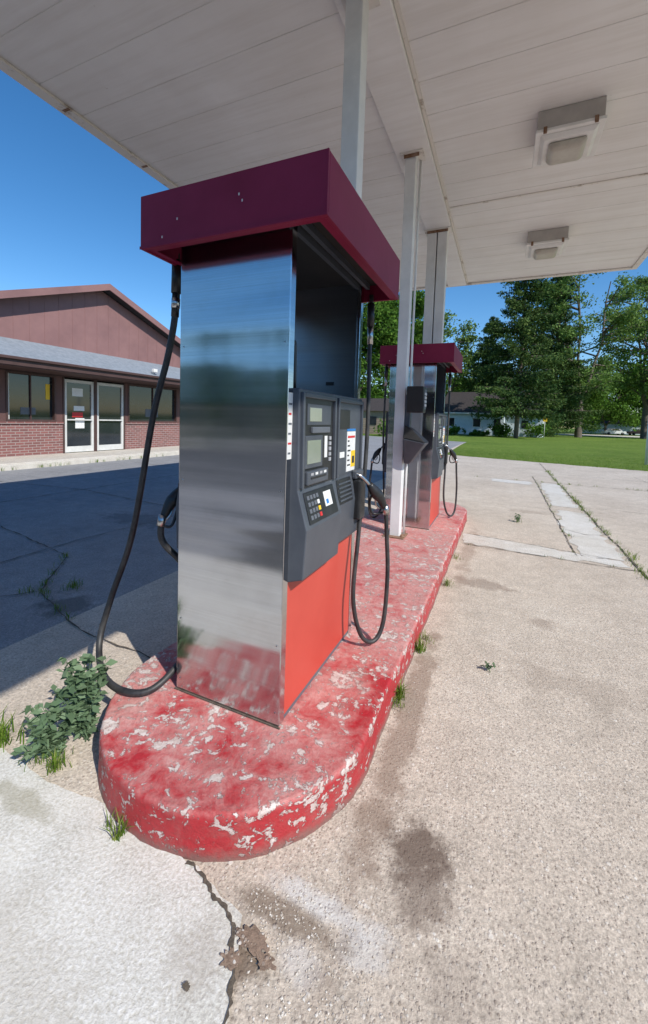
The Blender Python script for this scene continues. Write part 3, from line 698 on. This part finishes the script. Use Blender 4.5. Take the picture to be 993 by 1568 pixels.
def spruce(name,loc,H,Rb,seed,nper=300,low=.07):
    rr=random.Random(seed); E=empty(name,loc)
    tube('trunk',[(0,0,-.1),(.1,0,H*.5),(0,0,H)],.3,M_bark,E,4,radii=[H*.012,H*.009,.02])
    C=[];BV=[];BF=[]
    z=H*low
    while z<H*.99:
        t=(z/H); Rm=Rb*(1-t)**.7
        for k in range(rr.choice((4,5,5,6))):
            a=rr.uniform(0,6.28); Lr=Rm*rr.uniform(.45,1.3)+.25; dz=-.2*Lr*rr.uniform(.2,1.4)
            n=int(nper*Lr/Rb)+18
            s=rng.random(n)**.7
            px=math.cos(a)*Lr*s; py=math.sin(a)*Lr*s; pz=z+dz*s+.2*Lr*s*s*.6
            wd=.14*Lr*(1.15-s)+.1
            px+=rng.normal(size=n)*wd; py+=rng.normal(size=n)*wd; pz+=-abs(rng.normal(size=n))*.33+.05
            C.append(np.stack([px,py,pz],1))
            b=len(BV); q=Vector((math.cos(a)*Lr,math.sin(a)*Lr,z+dz+.12*Lr))
            BV.extend([(0,0,z-.05),(.04,.04,z+.05),tuple(q)]); BF.append((b,b+1,b+2))
        z+=rr.uniform(.34,.62)
    C=np.concatenate(C); mesh('limbs',BV,BF,M_bark,E)
    quads_np('needle_sprays',leaf_quads(C,.18,.38),M_needle,E)
    return E
def at(px,depth):
    lat=(px-496)/620*depth; return (lat*.915-depth*.4035,lat*.4035+depth*.915,0)
spruce('spruce_tree',at(789,47),22,5.6,3,300,.14); spruce('spruce_tree.001',at(842,60),26,6.0,5); spruce('spruce_tree.002',at(745,66),19,5.2,8)
deciduous('deciduous_tree',at(884,60),25,8.5,20000,M_leaf2,11,.18,.14,.5)
deciduous('deciduous_tree.001',at(985,66),27,9,18000,M_leaf2,12,.19,.12,.5)
deciduous('deciduous_tree.002',at(1080,60),24,9,14000,M_leaf,13,.24,.15,.7)
deciduous('deciduous_tree.003',at(588,62),20.5,6.5,24000,M_leaf,14,.24,.06,.8)
deciduous('deciduous_tree.004',at(672,70),19.5,6.5,15000,M_leaf2,15,.22,.08,.6)
deciduous('deciduous_tree.005',at(540,58),18,6,12000,M_leaf,16,.24,.06,.8)
deciduous('deciduous_tree.006',at(925,92),15,8,20000,M_leaf,17,.28,.05,.9)
deciduous('deciduous_tree.007',at(715,84),13,7,16000,M_leaf,18,.26,.04,.9)
deciduous('deciduous_tree.008',at(850,86),15,8,18000,M_leaf,19,.26,.04,.9)
deciduous('deciduous_tree.009',at(1000,96),16,9,20000,M_leaf,20,.28,.05,1.0)
def belt(name,pts,nl,mat,rr_=4.5,ls=.34):
    C=[]
    for (x,y,H) in pts:
        nc=26; cc=rng.normal(size=(nc,3))*np.array([rr_*.5,rr_*.5,H*.2])+np.array([x,y,H*.52])
        C.append(cc[rng.integers(0,nc,nl)]+rng.normal(size=(nl,3))*min(1.0,H*.15))
    C=np.concatenate(C); C[:,2]=np.abs(C[:,2])
    return quads_np(name,leaf_quads(C,ls),mat)
pts=[]
for k in range(34):
    p=at(430+k*22+random.uniform(-8,8),random.uniform(125,150)); pts.append((p[0],p[1],random.uniform(9,18)))
belt('distant_trees',pts,1300,M_leaf,7)
pts=[(-70+k*4.2+random.uniform(-1.5,1.5),-34+random.uniform(-4,4),random.uniform(5,7.5)) for k in range(34)]
belt('reflected_tree_row',pts,1500,M_leafd,5,.5)  # unseen dark row added behind the camera for the steel panel to reflect
pts=[]
for px,d,H in ((822,51,1.9),(838,60,2.6),(905,90,3),(690,52,1.0),(768,50.2,1.6),(600,40,1.6),(730,51.5,.6)):
    p=at(px,d); pts.append((p[0],p[1],H))
belt('shrubs',pts,700,M_leaf,1.3,.16)

# ------------------------------------------------------------------ white house
HE=empty('white_house',at(742,54)); HE.rotation_euler=(0,0,-.12)
def hb(n,a,b,mat,bev=0): return box(n,a,b,mat,HE,bev)
hb('walls',(-6,0,0),(2.2,7,3.0),M_housew); hb('side_wing',(2.2,1.2,0),(6.6,6,2.8),M_housew)
for z in np.arange(.2,3,.22): hb('clapboard',(-6,-.015,z),(2.2,-.002,z+.02),M_housew)
V=[(-6.4,-.6,2.85),(2.6,-.6,2.85),(2.0,3.5,6.0),(-6.0,3.5,6.0),(-6.4,7.6,2.85),(2.6,7.6,2.85)]
mesh('roof',V,[(0,1,2,3),(3,2,5,4),(0,3,4),(1,5,2)],M_roofdark,HE)
V=[(2.2,.8,2.75),(7.0,.8,2.75),(6.5,3.6,4.2),(2.2,3.6,4.2),(2.2,6.5,2.75),(7.0,6.5,2.75)]
mesh('wing_roof',V,[(0,1,2,3),(3,2,5,4),(0,3,4),(1,5,2)],M_roofdark,HE)
for a,b in ((-5,-4.1),(-1.6,-.7)):
    hb('window_trim',(a-.1,-.04,1.0),(b+.1,-.016,2.3),M_white); hb('window',(a,-.06,1.1),(b,-.042,2.2),M_glass)
hb('door',(1.0,-.05,.1),(1.8,-.016,2.2),M_glass); hb('wing_window',(4.2,1.14,1.1),(5.0,1.19,2.1),M_glass); hb('eave_board',(-6.4,-.63,2.78),(2.6,-.6,2.95),M_white)

FE=empty('wooden_house',at(575,44)); box('walls',(-4,0,0),(3,5,2.6),M_wood,FE)
for z in np.arange(.2,2.5,.2): box('board',(-4,-.02,z),(3,-.003,z+.03),M_wood,FE)
mesh('roof',[(-4.3,-.4,2.5),(3.3,-.4,2.5),(3.3,2.5,4.0),(-4.3,2.5,4.0),(-4.3,5.4,2.5),(3.3,5.4,2.5)],[(0,1,2,3),(3,2,5,4),(0,3,4),(1,5,2)],M_roofdark,FE)
box('window',(-1,-.06,1),(0,-.03,1.9),M_glass,FE)

p0=at(860,74);p1=at(1300,74);p2=at(1300,88);p3=at(820,88)
poly('road',[p0[:2],p1[:2],p2[:2],p3[:2]],-.005,M_side)
def car(name,loc,rot,mat):
    E=empty(name,loc); E.rotation_euler=(0,0,rot)
    prof=[(-2.2,.35),(-2.2,.85),(-1.9,.95),(-1.2,1.0),(-.7,1.42),(.7,1.45),(1.3,1.0),(2.1,.85),(2.25,.6),(2.2,.35)]
    V=[(x,-.85,z) for x,z in prof]+[(x,.85,z) for x,z in prof]; k=len(prof)
    mesh('body',V,[(i,(i+1)%k,(i+1)%k+k,i+k) for i in range(k)]+[tuple(range(k))[::-1],tuple(range(k,2*k))],mat,E)
    for s in (-.87,.87):
        V=[(-1.05,s,1.0),(1.1,s,1.0),(.62,s,1.38),(-.62,s,1.38)]; mesh('side_glass',V,[(0,1,2,3)],M_glass,E)
        for x in (-1.4,1.4): tube('wheel',[(x,s-.08,.32),(x,s+.08,.32)],.32,M_black,E,1,True,16)
    return E
car('parked_car',at(976,98),.2,M_carw); car('parked_car.001',at(938,92),.25,M_carw2)
fh=empty('distant_house',at(940,108)); box('walls',(-7,0,0),(7,6,2.8),M_housew,fh)
mesh('roof',[(-7.4,-.4,2.7),(7.4,-.4,2.7),(7.4,3,4.6),(-7.4,3,4.6),(-7.4,6.4,2.7),(7.4,6.4,2.7)],[(0,1,2,3),(3,2,5,4),(0,3,4),(1,5,2)],M_roofdark,fh)
p=at(832,48); SE=empty('road_sign',p); tube('sign_post',[(0,0,0),(0,0,2.4)],.03,M_post,SE,1); box('sign_plate',(-.22,-.03,2.0),(.22,-.01,2.4),M_labely,SE,.01)
p=at(992,17); tube('steel_pole',[(p[0],p[1],-.1),(p[0],p[1],2.9)],.07,M_post,None,1,seg=16)

# ------------------------------------------------------------------ vegetation details
def tufts(name,spots,mat):
    V=[]
    for (x,y,n,hh,sp,z0) in spots:
        for i in range(n):
            a=random.uniform(0,6.28); r=abs(random.gauss(0,sp)); bx,by=x+r*math.cos(a),y+r*math.sin(a)
            H=hh*random.uniform(.4,1.15); a2=random.uniform(0,6.28); ln=H*random.uniform(.15,1.0); w_=H*.022+.0007
            dx,dy=math.cos(a2),math.sin(a2); nx,ny=-dy*w_,dx*w_
            m1=(bx+dx*ln*.35,by+dy*ln*.35,z0+H*.6); tp=(bx+dx*ln,by+dy*ln,z0+H*random.uniform(.7,1))
            V+= [(bx-nx,by-ny,z0),(bx+nx,by+ny,z0),(m1[0]+nx*.8,m1[1]+ny*.8,m1[2]),(m1[0]-nx*.8,m1[1]-ny*.8,m1[2])]
            V+= [(m1[0]-nx*.8,m1[1]-ny*.8,m1[2]),(m1[0]+nx*.8,m1[1]+ny*.8,m1[2]),tp,(tp[0]-nx*.1,tp[1]-ny*.1,tp[2])]
    return quads_np(name,V,mat)
sp=[(-1.92,.98,120,.09,.04,0),(-2.02,.99,50,.07,.04,0),(-1.12,.925,30,.07,.012,0),(-1.18,.93,18,.05,.02,0),
    (-.42,2.05,80,.08,.02,0),(-.42,2.0,40,.06,.03,0),(-.41,2.55,90,.08,.03,0),(-.40,2.7,40,.06,.03,0),(-.39,3.7,50,.07,.04,0),(-.39,4.5,40,.06,.05,0),
    (-1.58,1.0,60,.07,.03,0),(-1.68,.98,30,.06,.03,0)]
for y in np.arange(3.6,15,.11):
    if random.random()<.8: sp.append((1.37+random.gauss(0,.02),y,random.randint(8,34),random.uniform(.03,.08),.04,0))
for y in np.arange(5.4,13,.2):
    if random.random()<.5: sp.append((.85+random.gauss(0,.015),y,random.randint(6,20),random.uniform(.03,.06),.03,0))
for x in np.arange(-.3,4,.16):
    if random.random()<.45: sp.append((x,5.06,random.randint(5,16),.04,.03,0))
for x in np.arange(-.6,6,.2):
    if random.random()<.45: sp.append((x,11.8,random.randint(8,26),.06,.05,0))
sp+=[(1.75,4.75,200,.09,.10,0),(1.95,4.5,200,.10,.12,0),(.28,6.7,24,.08,.05,0)]
for a,b in (((-3.6,1.62),(-3.32,1.99)),((-3.32,1.99),(-2.49,1.735)),((-3.32,1.99),(-3.9,2.6))):
    for k in range(7):
        t=random.random(); sp.append((a[0]+(b[0]-a[0])*t,a[1]+(b[1]-a[1])*t,random.randint(6,22),.06,.03,0))
sp+=[(-3.15,2.15,60,.08,.05,0)]
for y in np.arange(2,16,.22):
    if random.random()<.7: sp.append((-10.57,y,random.randint(6,18),.12,.06,0))
tufts('weed_grass',sp,M_grassb)
sp=[]
for k in range(5000):
    x=random.uniform(-2.4,15); dy=random.random()**2*7; y=ly(x)+dy-.1
    sp.append((x,y,3,.09,.06,-.02))
tufts('lawn_blades',sp,M_grassb)

def leafy(name,loc,n,H,R,ls,lean=(0,0),per=1,skip=3):
    E=empty(name,loc); V=[]
    for i in range(n):
        a=random.uniform(0,6.28); r=R*random.uniform(.1,1); hh=H*random.uniform(.4,1)
        P=[Vector((random.gauss(0,.015),random.gauss(0,.015),0)),Vector((math.cos(a)*r*.4+lean[0]*.4,math.sin(a)*r*.4+lean[1]*.4,hh*.55)),Vector((math.cos(a)*r+lean[0],math.sin(a)*r+lean[1],hh))]
        tube('stem',P,.0022,M_weed,E,4,seg=5,radii=[.003,.002,.001])
        pts=catmull(P,6)
        for j,p in enumerate(pts[skip:]):
            for q in range(per):
                a3=random.uniform(0,6.28); d=Vector((math.cos(a3),math.sin(a3),random.uniform(-.4,.7))).normalized(); L_=ls*random.uniform(.5,1.3)
                tw=Vector((0,0,1))+Vector((random.gauss(0,.7),random.gauss(0,.7),0)); sd=d.cross(tw).normalized()*L_*.26; up=Vector((0,0,L_*.08))
                b=p+d*L_*.12
                V+= [p,b+d*L_*.35+sd+up,p+d*L_,b+d*L_*.35-sd+up]
    quads_np('leaves',[tuple(v) for v in V],M_weed,E); return E
leafy('broadleaf_weed',(-1.63,1.16,0),24,.38,.14,.048,(-.03,.0),3,2)
leafy('broadleaf_weed.001',(-1.65,1.05,0),12,.19,.11,.042,(-.04,-.02),3,2)
leafy('broadleaf_weed.002',(.0,2.52,0),3,.05,.05,.025)
leafy('broadleaf_weed.003',(.28,6.7,0),6,.12,.09,.04)
